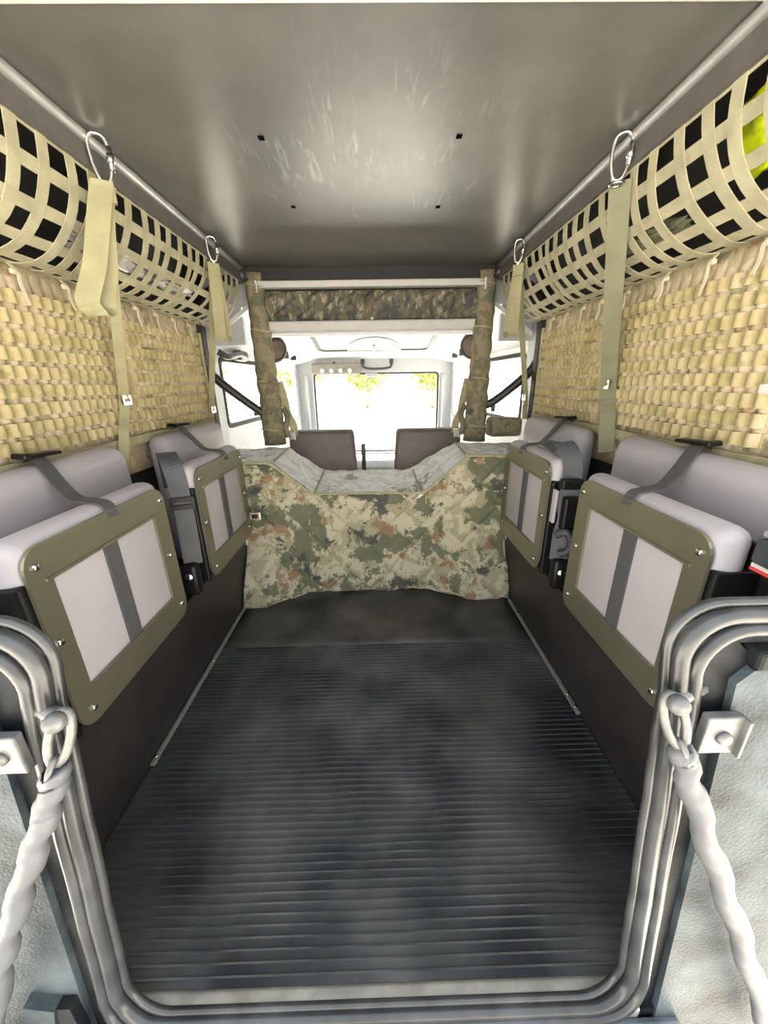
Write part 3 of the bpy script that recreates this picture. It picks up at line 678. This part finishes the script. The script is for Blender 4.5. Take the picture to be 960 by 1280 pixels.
# ------------------------------------------------------------------ hoop posts, header and rolled curtain
for s in (-1, 1):
    t = thing('padded_post', 'camouflage sleeved upright post on the %s of the cab opening' % SIDE[s], 'post', (s * 0.467, 1.7, 0.53))
    def sleeve(b):
        P = []; Rr = []
        for i in range(29):
            k = i / 28; z = 0.53 + 0.675 * k
            P.append((s * (0.456 + 0.012 * k) + 0.003 * noise.noise((z * 12, s, 0)), 1.70 + 0.004 * noise.noise((z * 9, 3, s)), z))
            Rr.append((0.050 - 0.014 * k) * (1 + 0.12 * noise.noise((z * 22, s * 4, 1))) + 0.002 * math.sin(z * 90))
        tube(b, P, Rr, 14)
    part('sleeve', sleeve, M_CAMODK, t, True)
    for z in (0.60, 0.80, 1.0, 1.16):
        part('lacing', lambda b: tube(b, [(s * 0.462 + 0.048 * (1 - 0.25 * (z - .5)) * math.cos(2 * math.pi * k / 18), 1.70 + 0.048 * (1 - 0.25 * (z - .5)) * math.sin(2 * math.pi * k / 18), z + 0.004 * math.sin(4 * math.pi * k / 18)) for k in range(18)], 0.003, 6, True), M_BIND, t, True)
    part('bracket', lambda b: box(b, s * 0.447, s * 0.458, 1.650, 1.665, 1.13, 1.175, 0.002), M_CHROME, t)
    # dark roll hoop: post, bend to the roof and diagonal brace
    t = thing('roll_hoop', 'dark steel hoop with diagonal brace at the front of the %s wall' % SIDE[s], 'roll bar', (s * 0.69, 1.66, 0.56))
    part('upright', lambda b: tube(b, spline([(s * 0.700, 1.655, 0.55), (s * 0.700, 1.655, 0.85), (s * 0.695, 1.655, 1.02), (s * 0.655, 1.66, 1.11), (s * 0.58, 1.665, 1.165), (s * 0.49, 1.67, 1.20)], 6), 0.024, 12), M_TUBE, t, True)
    if s < 0: P = [(-0.685, 1.66, 0.835), (-0.60, 1.675, 0.755), (-0.47, 1.70, 0.648)]
    else: P = [(0.69, 1.66, 0.86), (0.66, 1.665, 0.815), (0.58, 1.68, 0.742), (0.515, 1.69, 0.695), (0.46, 1.70, 0.68)]
    part('brace', lambda b: tube(b, spline(P, 5), 0.018, 10), M_TUBE, t, True)
    part('gusset', lambda b: plate(b, [(0.50, 1.185), (0.69, 1.02), (0.67, 1.10), (0.60, 1.165)], [], 0.01, lambda a, c, d: (s * a, 1.63 + d, c)), M_TUBE, t)
    part('wall_end_strip', lambda b: box(b, s * 0.665, s * 0.712, 1.585, 1.64, 0.60, 1.03, 0.01), M_VOID, t)
t = thing('front_header', 'grey roof cross member framing the cab opening', 'beam', (0, 1.7, 1.0))
part('upper_bar', lambda b: box(b, -0.47, 0.47, 1.67, 1.71, 1.151, 1.176, 0.005), M_HEAD, t)
part('dark_upper_edge', lambda b: box(b, -0.49, 0.49, 1.685, 1.72, 1.176, 1.224), M_VOID, t)
part('lower_bar', lambda b: box(b, -0.47, 0.47, 1.69, 1.75, 0.996, 1.036, 0.008, 3), M_HEAD, t)
part('bright_lip', lambda b: box(b, -0.44, 0.44, 1.735, 1.775, 0.984, 0.998, 0.003), M_CABW, t)
part('back_board', lambda b: box(b, -0.47, 0.47, 1.735, 1.745, 1.03, 1.18), M_VOID, t)
for i in range(0):
    part('screw', lambda b: disc(b, (-0.38 + 0.095 * i, 1.691, 1.010), 0.003, (0, -1, 0), 0.003), M_CHROME, t, True)
t = thing('rolled_curtain', 'rolled-up dark camouflage curtain under the front header', 'curtain', (0, 1.70, 1.03))
def roll(b):
    def fn(u, v):
        x = -0.43 + 0.86 * u; a = -0.6 + v * (math.pi + 1.2)
        fold = 0.020 * math.sin(x * 75 + 2.5 * math.sin(x * 9) + v * 5.5) * (0.5 + noise.noise((x * 6, v * 2, 7))) + 0.030 * noise.noise((x * 26 + v * 6, v * 3, 1))
        r = 0.052 + fold
        return Vector((x, 1.725 - math.sin(v * math.pi) * (0.035 + fold), 1.0945 + 0.056 * math.cos(v * math.pi)))
    slab(b, 190, 18, fn, (0, 0.006, 0))
part('cloth', roll, M_CAMOROLL, t, True)
part('tie_button', lambda b: disc(b, (0.0, 1.688, 1.040), 0.006, (0, -1, 0), 0.006), M_PLAST, t, True)

# ------------------------------------------------------------------ cab shell beyond the bulkhead
def cabx(y): return 0.725 - 0.07 * max(0, (y - 1.75)) / 1.55
bm = bm_new(); box(bm, -0.72, 0.72, 1.74, 3.7, -0.12, -0.08)
struct('floor_cab', bm, M_BODYDK, 'dark cab floor between the front seats', 'floor')
for s in (-1, 1):
    H = [rrect(1.86, 2.58, 0.60, 0.905, 0.03, 4), rrect(2.70, 3.22, 0.52, 0.885, 0.03, 4)]
    bm = bm_new(); plate(bm, rrect(1.74, 3.34, -0.10, 0.945, 0), H, 0.03, lambda a, c, d: (s * (cabx(a) + d), a, c))
    struct('wall_cab_%s' % SIDE[s], bm, M_CABW, 'pale cab door wall with side windows on the %s' % SIDE[s], 'wall')
    for k, (a0, a1, c0, c1) in enumerate(((1.86, 2.58, 0.60, 0.905), (2.70, 3.22, 0.52, 0.885))):
        n = (1 if s < 0 else 3) + k
        fr = bm_new(); plate(fr, rrect(a0 - 0.012, a1 + 0.012, c0 - 0.012, c1 + 0.012, 0.035, 4), [rrect(a0 + 0.008, a1 - 0.008, c0 + 0.008, c1 - 0.008, 0.025, 4)], 0.02, lambda a, c, d: (s * (cabx(a) - 0.006 + d), a, c))
        wob = struct('window_%d' % n, fr, M_CABG if k else M_BODYDK, '%s cab side window, %s pane' % (SIDE[s], 'front' if k else 'rear'), 'window')
        part('pane', lambda b: plate(b, rrect(a0, a1, c0, c1, 0.03, 4), [], 0.004, lambda a, c, d: (s * (cabx(a) + 0.012 + d), a, c)), M_GLASS, wob)
        if k == 0: part('slide_catch', lambda b: box(b, s * (cabx(2.2) - 0.03), s * (cabx(2.2) - 0.006), 2.19, 2.21, 0.62, 0.66, 0.003), M_BLACK, wob)
        else: part('slide_catch', lambda b: box(b, s * (cabx(3.1) - 0.03), s * (cabx(3.1) - 0.006), 3.06, 3.10, 0.70, 0.74, 0.004), M_CABG, wob)
# roof lining of the cab: flat, then falling to the windscreen, with slanted cornices
def cabroof(b):
    pr = [(-1.0, 0.0), (-0.84, 0.085), (-0.70, 0.155), (-0.45, 0.165), (0.45, 0.165), (0.70, 0.155), (0.84, 0.085), (1.0, 0.0)]
    def fn(u, v):
        y = 1.76 + u * 1.60; i = min(int(v * 7 + 1e-6), 6); t = v * 7 - i
        a, c = pr[i], pr[i + 1]; hw = cabx(y) + 0.008
        drop = 0 if y < 2.55 else (y - 2.55) / 0.81
        zz = (a[1] + (c[1] - a[1]) * t)
        return Vector(((a[0] + (c[0] - a[0]) * t) * hw, y, 0.945 - 0.01 * drop + zz * (1 - 0.80 * drop)))
    slab(b, 10, 28, fn, (0, 0, 0.02))
bm = bm_new(); cabroof(bm)
struct('ceiling_cab', bm, M_CABW, 'pale moulded cab roof lining sloping to the windscreen', 'ceiling', 'auto')
# windscreen wall: header, pillars, sill
bm = bm_new(); plate(bm, [(-0.665, 0.0), (0.665, 0.0), (0.665, 0.985), (-0.665, 0.985)], [rrect(-0.525, 0.545, 0.20, 0.872, 0.03, 5)], 0.05, lambda a, c, d: (a, 3.30 + d, c))
ws = struct('wall_windscreen', bm, M_CABG, 'grey windscreen surround at the front of the cab', 'wall')
fr = bm_new(); plate(fr, rrect(-0.535, 0.555, 0.19, 0.882, 0.035, 5), [rrect(-0.512, 0.532, 0.215, 0.858, 0.025, 5)], 0.03, lambda a, c, d: (a, 3.335 + d, c))
wob = struct('window_5', fr, M_TUBE, 'windscreen with dark rubber surround, blown out by daylight', 'window')
part('pane', lambda b: plate(b, rrect(-0.53, 0.55, 0.195, 0.876, 0.03, 5), [], 0.004, lambda a, c, d: (a, 3.345 + d, c)), M_GLASS, wob)
for s in (-1, 1):
    t = thing('grab_rail', 'slim grey vertical grab rail beside the windscreen on the %s' % SIDE[s], 'handle', (s * 0.56, 3.27, 0.4))
    x = s * 0.575
    part('bar', lambda b: tube(b, spline([(x, 3.30, 0.84), (x, 3.265, 0.83), (x, 3.262, 0.6), (x, 3.265, 0.40), (x, 3.30, 0.39)], 5), 0.012, 8), M_CABG, t, True)
    for z in (0.84, 0.39): part('foot', lambda b: box(b, x - 0.02, x + 0.02, 3.288, 3.301, z - 0.025, z + 0.025, 0.004), M_CABG, t)
# dash
t = thing('dashboard', 'pale grey dashboard below the windscreen', 'dashboard', (0, 3.15, 0.0))
part('shelf', lambda b: box(b, -0.63, 0.63, 3.02, 3.30, 0.10, 0.185, 0.03, 4), M_CABG, t, True)
part('front_panel', lambda b: box(b, -0.62, 0.62, 3.05, 3.30, -0.08, 0.10), M_CABG, t)
# roof hatch
def slopez(y, off=0): 
    d = max(0, (y - 2.55) / 0.81); return 0.945 - 0.01 * d + 0.165 * (1 - 0.80 * d) - off
t = thing('roof_hatch', 'pale framed hatch in the cab roof above the windscreen', 'hatch', (0, 2.9, slopez(2.9)))
part('dark_frame', lambda b: plate(b, rrect(-0.42, 0.42, 2.58, 3.02, 0.05, 5), [rrect(-0.395, 0.395, 2.605, 2.995, 0.04, 5)], 0.014, lambda a, c, d: (a, c, slopez(c) - d)), M_TUBE, t)
part('panel', lambda b: plate(b, rrect(-0.395, 0.395, 2.605, 2.995, 0.04, 5), [], 0.006, lambda a, c, d: (a, c, slopez(c) - d)), M_HATCH, t)
part('half_round_blind', lambda b: plate(b, [(0.20 * math.cos(math.pi * k / 20), 2.99 - 0.30 * math.sin(math.pi * k / 20)) for k in range(21)], [], 0.006, lambda a, c, d: (a, c, slopez(c) - 0.008 - d)), M_CABG, t)
part('handle', lambda b: box(b, -0.012, 0.012, 2.84, 2.98, slopez(2.9) - 0.05, slopez(2.9) - 0.01, 0.006), M_PLAST, t)
# switch panel with round knobs, grab handle, visor
t = thing('switch_panel', 'grey panel with four round switches above the windscreen', 'control panel', (-0.33, 3.27, 0.86))
part('box', lambda b: box(b, -0.52, -0.125, 3.22, 3.30, 0.862, 0.945, 0.01, 3), M_SWITCH, t)
for i in range(4): part('knob', lambda b: disc(b, (-0.43 + 0.075 * i, 3.222, 0.888), 0.017, (0, -1, 0), 0.016), M_CABW, t, True)
part('tab', lambda b: box(b, -0.34, -0.32, 3.22, 3.24, 0.945, 0.955), M_BLACK, t)
t = thing('overhead_grab_bar', 'dark curved grab handle at the top middle of the windscreen', 'handle', (0.02, 3.27, 0.9))
part('bar', lambda b: tube(b, spline([(-0.10, 3.298, 0.955), (-0.10, 3.26, 0.945), (-0.09, 3.25, 0.912), (-0.03, 3.25, 0.90), (0.07, 3.25, 0.90), (0.13, 3.25, 0.912), (0.14, 3.26, 0.945), (0.14, 3.298, 0.955)], 5), 0.010, 8), M_TUBE, t, True)
for x in (-0.10, 0.14): part('foot', lambda b: box(b, x - 0.016, x + 0.016, 3.285, 3.299, 0.935, 0.975, 0.004), M_TUBE, t)
t = thing('mirror_mount', 'small grey mirror mount at the windscreen top', 'mount', (0, 3.28, 0.84))
part('foot', lambda b: box(b, -0.08, 0.02, 3.27, 3.30, 0.835, 0.868, 0.008), M_CABG, t)
part('stem', lambda b: tube(b, [(-0.03, 3.28, 0.84), (-0.03, 3.26, 0.815)], 0.008, 8), M_CABG, t, True)
# corner speakers and vents on the slanted cornices
for s in (-1, 1):
    c = Vector((s * 0.585, 2.36, 0.985)); nrm = Vector((-s * 0.55, -0.75, -0.35)).normalized()
    t = thing('corner_speaker', 'round brown mesh speaker in the %s upper corner of the cab' % SIDE[s], 'speaker', c)
    part('housing', lambda b: disc(b, c - nrm * 0.03, 0.078, nrm, 0.045, 20), M_BROWNM, t, True)
    part('rim', lambda b: tube(b, [c + nrm * 0.012 + (nrm.orthogonal().normalized() * math.cos(2 * math.pi * k / 24) + nrm.cross(nrm.orthogonal().normalized()) * math.sin(2 * math.pi * k / 24)) * 0.066 for k in range(24)], 0.008, 6, True), M_TUBE, t, True)
    part('bracket', lambda b: box(b, c.x + s * 0.01, c.x + s * 0.10, c.y - 0.01, c.y + 0.03, c.z - 0.012, c.z + 0.012), M_TUBE, t)
    t = thing('vent_slot', 'dark slotted vent beside the %s cab speaker' % SIDE[s], 'vent', (s * 0.60, 2.75, 0.97))
    for k in range(2):
        y = 2.72 + 0.20 * k
        part('slot', lambda b: box(b, s * (0.585 - 0.01 * k), s * (0.625 - 0.01 * k), y, y + 0.022, 0.955, 1.0 - 0.012 * k, 0.004), M_TUBE, t)
# dark grab strap on the left door top
t = thing('door_grab_strap', 'dark padded grab strap above the left cab window', 'handle', (-0.69, 1.95, 0.92))
part('strap', lambda b: tube(b, spline([(-0.71, 1.84, 0.935), (-0.675, 1.86, 0.915), (-0.665, 1.98, 0.930), (-0.67, 2.10, 0.925), (-0.705, 2.13, 0.94)], 6), [0.014] * 25, 8), M_TUBE, t, True)
part('pad', lambda b: box(b, -0.70, -0.655, 1.98, 2.10, 0.905, 0.955, 0.015, 3), M_TUBE, t, True)
# right camouflage cushion on the shelf behind the cab seat
t = thing('camouflage_bolster', 'dark camouflage bolster on the shelf behind the right post', 'cushion', (0.60, 1.70, 0.545))
def bol(b):
    box(b, 0.52, 0.665, 1.665, 1.76, 0.548, 0.632, 0.018, 4)
    for v in b.verts: v.co += Vector((0, 0.004, 0.005)) * noise.noise(v.co * 25)
part('cover', bol, M_CAMODK, t, True)
# belt hardware hanging at the posts
for s in (-1, 1):
    t = thing('front_seat_belt', 'tan front seat belt bunched at the foot of the %s post' % SIDE[s], 'seat belt', (s * 0.40, 1.72, 0.54))
    part('webbing', lambda b: ribbon(b, spline([(s * 0.425, 1.75, 0.80), (s * 0.405, 1.74, 0.72), (s * 0.395, 1.73, 0.66), (s * 0.375, 1.73, 0.61), (s * 0.375, 1.725, 0.565)], 6), (1, 0.3, 0), 0.035, 0.004), M_BIND, t)
    part('buckle', lambda b: box(b, s * 0.362, s * 0.394, 1.705, 1.722, 0.545, 0.59, 0.005), M_CHROME, t)
    part('stalk', lambda b: tube(b, spline([(s * 0.40, 1.72, 0.56), (s * 0.405, 1.715, 0.60), (s * 0.395, 1.715, 0.65), (s * 0.41, 1.72, 0.69)], 5), 0.013, 8), M_CAMODK, t, True)

# ------------------------------------------------------------------ front seats
for s in (-1, 1):
    t = thing('cab_seat', '%s front seat seen from behind, dark brown vinyl back' % ('left' if s < 0 else 'right'), 'seat', (s * 0.27, 1.95, -0.08))
    def backr(b):
        box(b, -0.155, 0.155, -0.045, 0.045, 0.0, 0.46, 0.018, 4)
        for v in b.verts:
            k = v.co.z / 0.46
            v.co.x += -s * 0.030 * (1 - k) if v.co.x * s < 0 else 0
            v.co = Vector((s * 0.258 + v.co.x, 1.795 + v.co.y + 0.02 * k, 0.118 + v.co.z))
    part('backrest', backr, M_FRONTSEAT, t, True)
    part('seat_cushion', lambda b: box(b, s * 0.11, s * 0.42, 1.845, 2.30, 0.02, 0.16, 0.03, 4), M_FRONTSEAT, t, True)
    part('seat_base', lambda b: box(b, s * 0.13, s * 0.40, 1.86, 2.26, -0.08, 0.02), M_TUBE, t)
t = thing('centre_console', 'pale console box between the front seats', 'console', (0.0, 2.0, -0.08))
part('box', lambda b: box(b, -0.062, 0.066, 1.86, 2.40, -0.08, 0.20, 0.02, 3), M_CABW, t, True)
part('lid', lambda b: box(b, -0.062, 0.066, 1.86, 2.40, 0.202, 0.225, 0.008, 3), M_CABW, t, True)
part('dark_lever', lambda b: box(b, -0.072, -0.050, 1.85, 1.875, 0.22, 0.50, 0.005), M_TUBE, t)

# ------------------------------------------------------------------ rear opening: sill, seal, body posts, chains
def ry(z): return 0.243 + 0.075 * z        # rear plane leans forward with height
t = thing('door_sill', 'worn metal sill at the foot of the rear opening', 'sill', (0, 0.25, -0.03))
def sill(b):
    def fn(u, v):
        x = -0.345 + 0.69 * u
        return Vector((x, 0.232 + 0.031 * v, -0.002 + 0.0045 * math.sin(math.pi * v) + 0.003 * v))
    slab(b, 24, 6, fn, (0, 0, -0.03))
part('tread_strip', sill, M_SILL, t, True)
part('outer_step', lambda b: box(b, -0.40, 0.40, 0.12, 0.233, -0.05, -0.018, 0.006), mat('step_paint', (0.10, 0.12, 0.14), 0.35, col2=(0.30, 0.33, 0.36), vscale=14, bump=0.3, bscale=120), t)
def sx(s, z): return (0.336 if s > 0 else 0.345) - 0.058 * max(z, 0)
def seal_path(off):
    out = []
    r = 0.055; zt = 0.578 - off; cr = 0.045; zb = -0.004 - off * 0.7
    for s in (1, -1):
        h = []
        for k in range(4): h.append((0.66 - 0.06 * k, zt))
        for k in range(9):
            a = math.pi / 2 * k / 8; h.append((sx(s, zt) + off + cr - cr * math.sin(a), zt - cr + cr * math.cos(a)))
        z0 = zt - cr; z1 = zb + r
        for k in range(1, 10): z = z0 + (z1 - z0) * k / 10; h.append((sx(s, z) + off + 0.0006 * math.sin(k * 2.0), z))
        for k in range(9):
            a = math.pi / 2 * k / 8; h.append((sx(s, z1) + off - r + r * math.cos(a), z1 - r * math.sin(a)))
        R = [Vector((s * x, ry(z) - (0.008 * max(0, 0.03 - z) / 0.046), z)) for x, z in h]
        if s > 0: out = R + [Vector((x, R[-1].y, R[-1].z)) for x in (0.2, 0.1, 0, -0.1, -0.2)]
        else: out += list(reversed(R))
    return out
t = thing('door_seal', 'grey rubber seal lining the lower rear door opening', 'door seal', (0, 0.25, -0.03))
part('bulb', lambda b: tube(b, seal_path(0.0), 0.0085, 10), M_SEAL, t, True)
part('flange', lambda b: tube(b, [p + Vector((0, -0.004, 0)) for p in seal_path(0.0125)], 0.0068, 10), M_SEAL, t, True)
part('inner_lip', lambda b: tube(b, [p + Vector((0, 0.006, 0)) for p in seal_path(-0.010)], 0.005, 8), M_SEAL, t, True)
for s in (-1, 1):
    t = thing('body_post', 'pale blue-grey painted rear body corner outside the seal on the %s' % SIDE[s], 'body panel', (s * 0.45, 0.25, -0.1))
    part('dark_reveal', lambda b: plate(b, [(0.012, -0.10), (0.066, -0.10), (0.066, 0.535), (0.05, 0.550), (0.34, 0.550), (0.34, 0.572), (0.03, 0.572), (0.012, 0.54)], [], 0.012, lambda a, c, d: (s * (sx(s, c) + a), ry(c) - 0.002 + d, c)), M_BODYDK, t)
    def skin(b):
        plate(b, [(0.040, -0.30), (0.34, -0.30), (0.34, 0.525), (0.062, 0.525), (0.047, 0.51)], [], 0.022, lambda a, c, d: (s * (sx(s, c) + a), ry(c) - 0.010 - 0.02 * max(0, a - 0.04) + d, c))
    part('outer_skin', skin, M_BLUE, t)
    part('dark_top_cap', lambda b: box(b, s * 0.365, s * 0.66, 0.268, 0.292, 0.526, 0.548, 0.004), M_BODYDK, t)
    lt = thing('striker_plate', 'galvanised striker plate on the %s door post' % SIDE[s], 'striker plate', (s * 0.345, 0.27, 0.46))
    zc = 0.462; px = sx(s, 0.46) + 0.034
    part('plate', lambda b: box(b, s * (px - 0.019), s * (px + 0.017), ry(zc) - 0.020, ry(zc) - 0.010, zc - 0.026, zc + 0.020, 0.002), M_GALV, lt)
    part('bolt', lambda b: disc(b, (s * px, ry(zc) - 0.020, zc - 0.004), 0.0075, (0, -1, 0), 0.005), M_GALV, lt, True)
    part('folded_edge', lambda b: box(b, s * (px + 0.015), s * (px + 0.018), ry(zc) - 0.026, ry(zc) - 0.012, zc - 0.026, zc + 0.020, 0.001), M_GALV, lt)
    # chain in a fabric sleeve
    t = thing('tailgate_chain', 'sleeved tailgate chain hanging from its hook on the %s' % SIDE[s], 'chain', (s * 0.29, 0.25, 0.3))
    h0 = Vector((s * 0.303, 0.277, 0.490))
    part('eye_bolt', lambda b: tube(b, [h0 + Vector((s * 0.030, 0.006, 0.006)), h0 + Vector((s * 0.012, 0.0, 0.004)), h0 + Vector((-s * 0.004, -0.004, 0.0))], [0.007, 0.007, 0.009], 8), M_GALV, t, True)
    A = Vector((s * 0.292, 0.268, 0.492)); B = Vector((s * 0.298, 0.257, 0.462))
    def ringp(c, ax1, ax2, ra, rb, n=18): return [c + ax1 * ra * math.cos(2 * math.pi * k / n) + ax2 * rb * math.sin(2 * math.pi * k / n) for k in range(n)]
    dn = (B - A).normalized(); sd = dn.cross(Vector((0, 1, 0.2))).normalized(); nn = dn.cross(sd).normalized()
    part('snap_hook', lambda b: tube(b, ringp((A + B) / 2, dn, sd, 0.026, 0.0095), 0.0042, 8, True), M_GALV, t, True)
    part('hook_head', lambda b: disc(b, A + Vector((s * 0.002, -0.004, 0.004)), 0.0095, (-s * 0.3, -0.8, 0.3), 0.010), M_GALV, t, True)
    part('link', lambda b: tube(b, ringp(B + dn * 0.016, dn, nn, 0.012, 0.007), 0.003, 8, True), M_GALV, t, True)
    if s > 0: E_ = [B + dn * 0.016, (0.304, 0.252, 0.440), (0.314, 0.243, 0.407), (0.341, 0.230, 0.337), (0.375, 0.220, 0.26), (0.418, 0.211, 0.165), (0.473, 0.205, 0.043), (0.50, 0.20, -0.04)]
    else: E_ = [B + dn * 0.016, (-0.308, 0.253, 0.430), (-0.319, 0.246, 0.399), (-0.335, 0.236, 0.36), (-0.360, 0.227, 0.304), (-0.390, 0.219, 0.238), (-0.410, 0.214, 0.19), (-0.45, 0.206, 0.07), (-0.47, 0.20, -0.04)]
    P = spline(E_, 10); RR = []; PP = []
    for i, p in enumerate(P):
        PP.append(p + Vector((0.0022 * math.sin(i * 0.62), 0.0012 * math.cos(i * 0.62), 0.0)))
        RR.append(0.0112 + 0.0012 * math.sin(i * 0.62 + 1) + 0.0005 * math.sin(i * 1.9))
    part('fabric_sleeve', lambda b: tube(b, PP, RR, 12), M_SLEEVE, t, True)
# pressed bracket low on the left body corner
t = thing('pressed_bracket', 'small pressed steel bracket low on the left body corner', 'bracket', (-0.40, 0.22, 0.0))
part('arm', lambda b: plate(b, [(0.395, 0.075), (0.43, 0.085), (0.445, 0.0), (0.43, -0.06), (0.405, -0.06), (0.41, 0.0)], [], 0.015, lambda a, c, d: (-a, ry(c) - 0.024 + d, c)), M_BLUE, t)
part('arm', lambda b: plate(b, [(0.378, 0.075), (0.40, 0.075), (0.392, 0.0), (0.378, -0.06), (0.368, -0.06)], [], 0.012, lambda a, c, d: (-a, ry(c) - 0.022 + d, c)), M_BODYDK, t)

# ------------------------------------------------------------------ outside: ground and trees
bm = bm_new(); grid(bm, 8, 8, lambda u, v: Vector((-60 + 120 * u, -50 + 120 * v, -0.78)))
o = struct('ground', bm, M_GROUND, 'pale sunlit ground outside the windows', 'ground')
def tree(c, h, r, seed, label):
    t = thing('tree', label, 'tree', c, 'trees outside')
    c = Vector(c); rnd = random.Random(seed)
    part('trunk', lambda b: tube(b, [c, c + Vector((0.05, 0, h * 0.3)), c + Vector((0, 0.1, h * 0.75))], [0.16, 0.12, 0.05], 8), M_BARK, t, True)
    def fol(b):
        for k in range(2600):
            d = Vector((rnd.gauss(0, 1), rnd.gauss(0, 1), rnd.gauss(0, 1))).normalized() * (rnd.random() ** 0.4)
            p = c + Vector((d.x * r, d.y * r, h * 0.62 + d.z * h * 0.42))
            p += Vector((1, 1, 0.6)) * 0.25 * r * noise.noise(p * 1.3)
            a = Vector((rnd.gauss(0, 1), rnd.gauss(0, 1), rnd.gauss(0, 1))).normalized(); q = a.orthogonal().normalized(); sz = rnd.uniform(0.07, 0.15) * (1.4 if c.y > 20 else 1)
            vs = [b.verts.new(p + a * sz), b.verts.new(p + q * sz * 0.45), b.verts.new(p - a * sz), b.verts.new(p - q * sz * 0.45)]
            b.faces.new(vs)
    part('foliage', fol, M_LEAF, t, False, 'stuff')
tree((-4.6, 24.0, -0.78), 5.4, 1.7, 1, 'leafy tree seen through the left of the windscreen')
tree((-0.6, 25.5, -0.78), 5.0, 1.6, 2, 'leafy tree seen through the middle of the windscreen')
tree((3.6, 24.5, -0.78), 5.2, 1.7, 3, 'leafy tree seen at the right edge of the windscreen')
tree((-6.5, 12.0, -0.78), 3.6, 1.8, 4, 'leafy tree seen through the left cab side window')
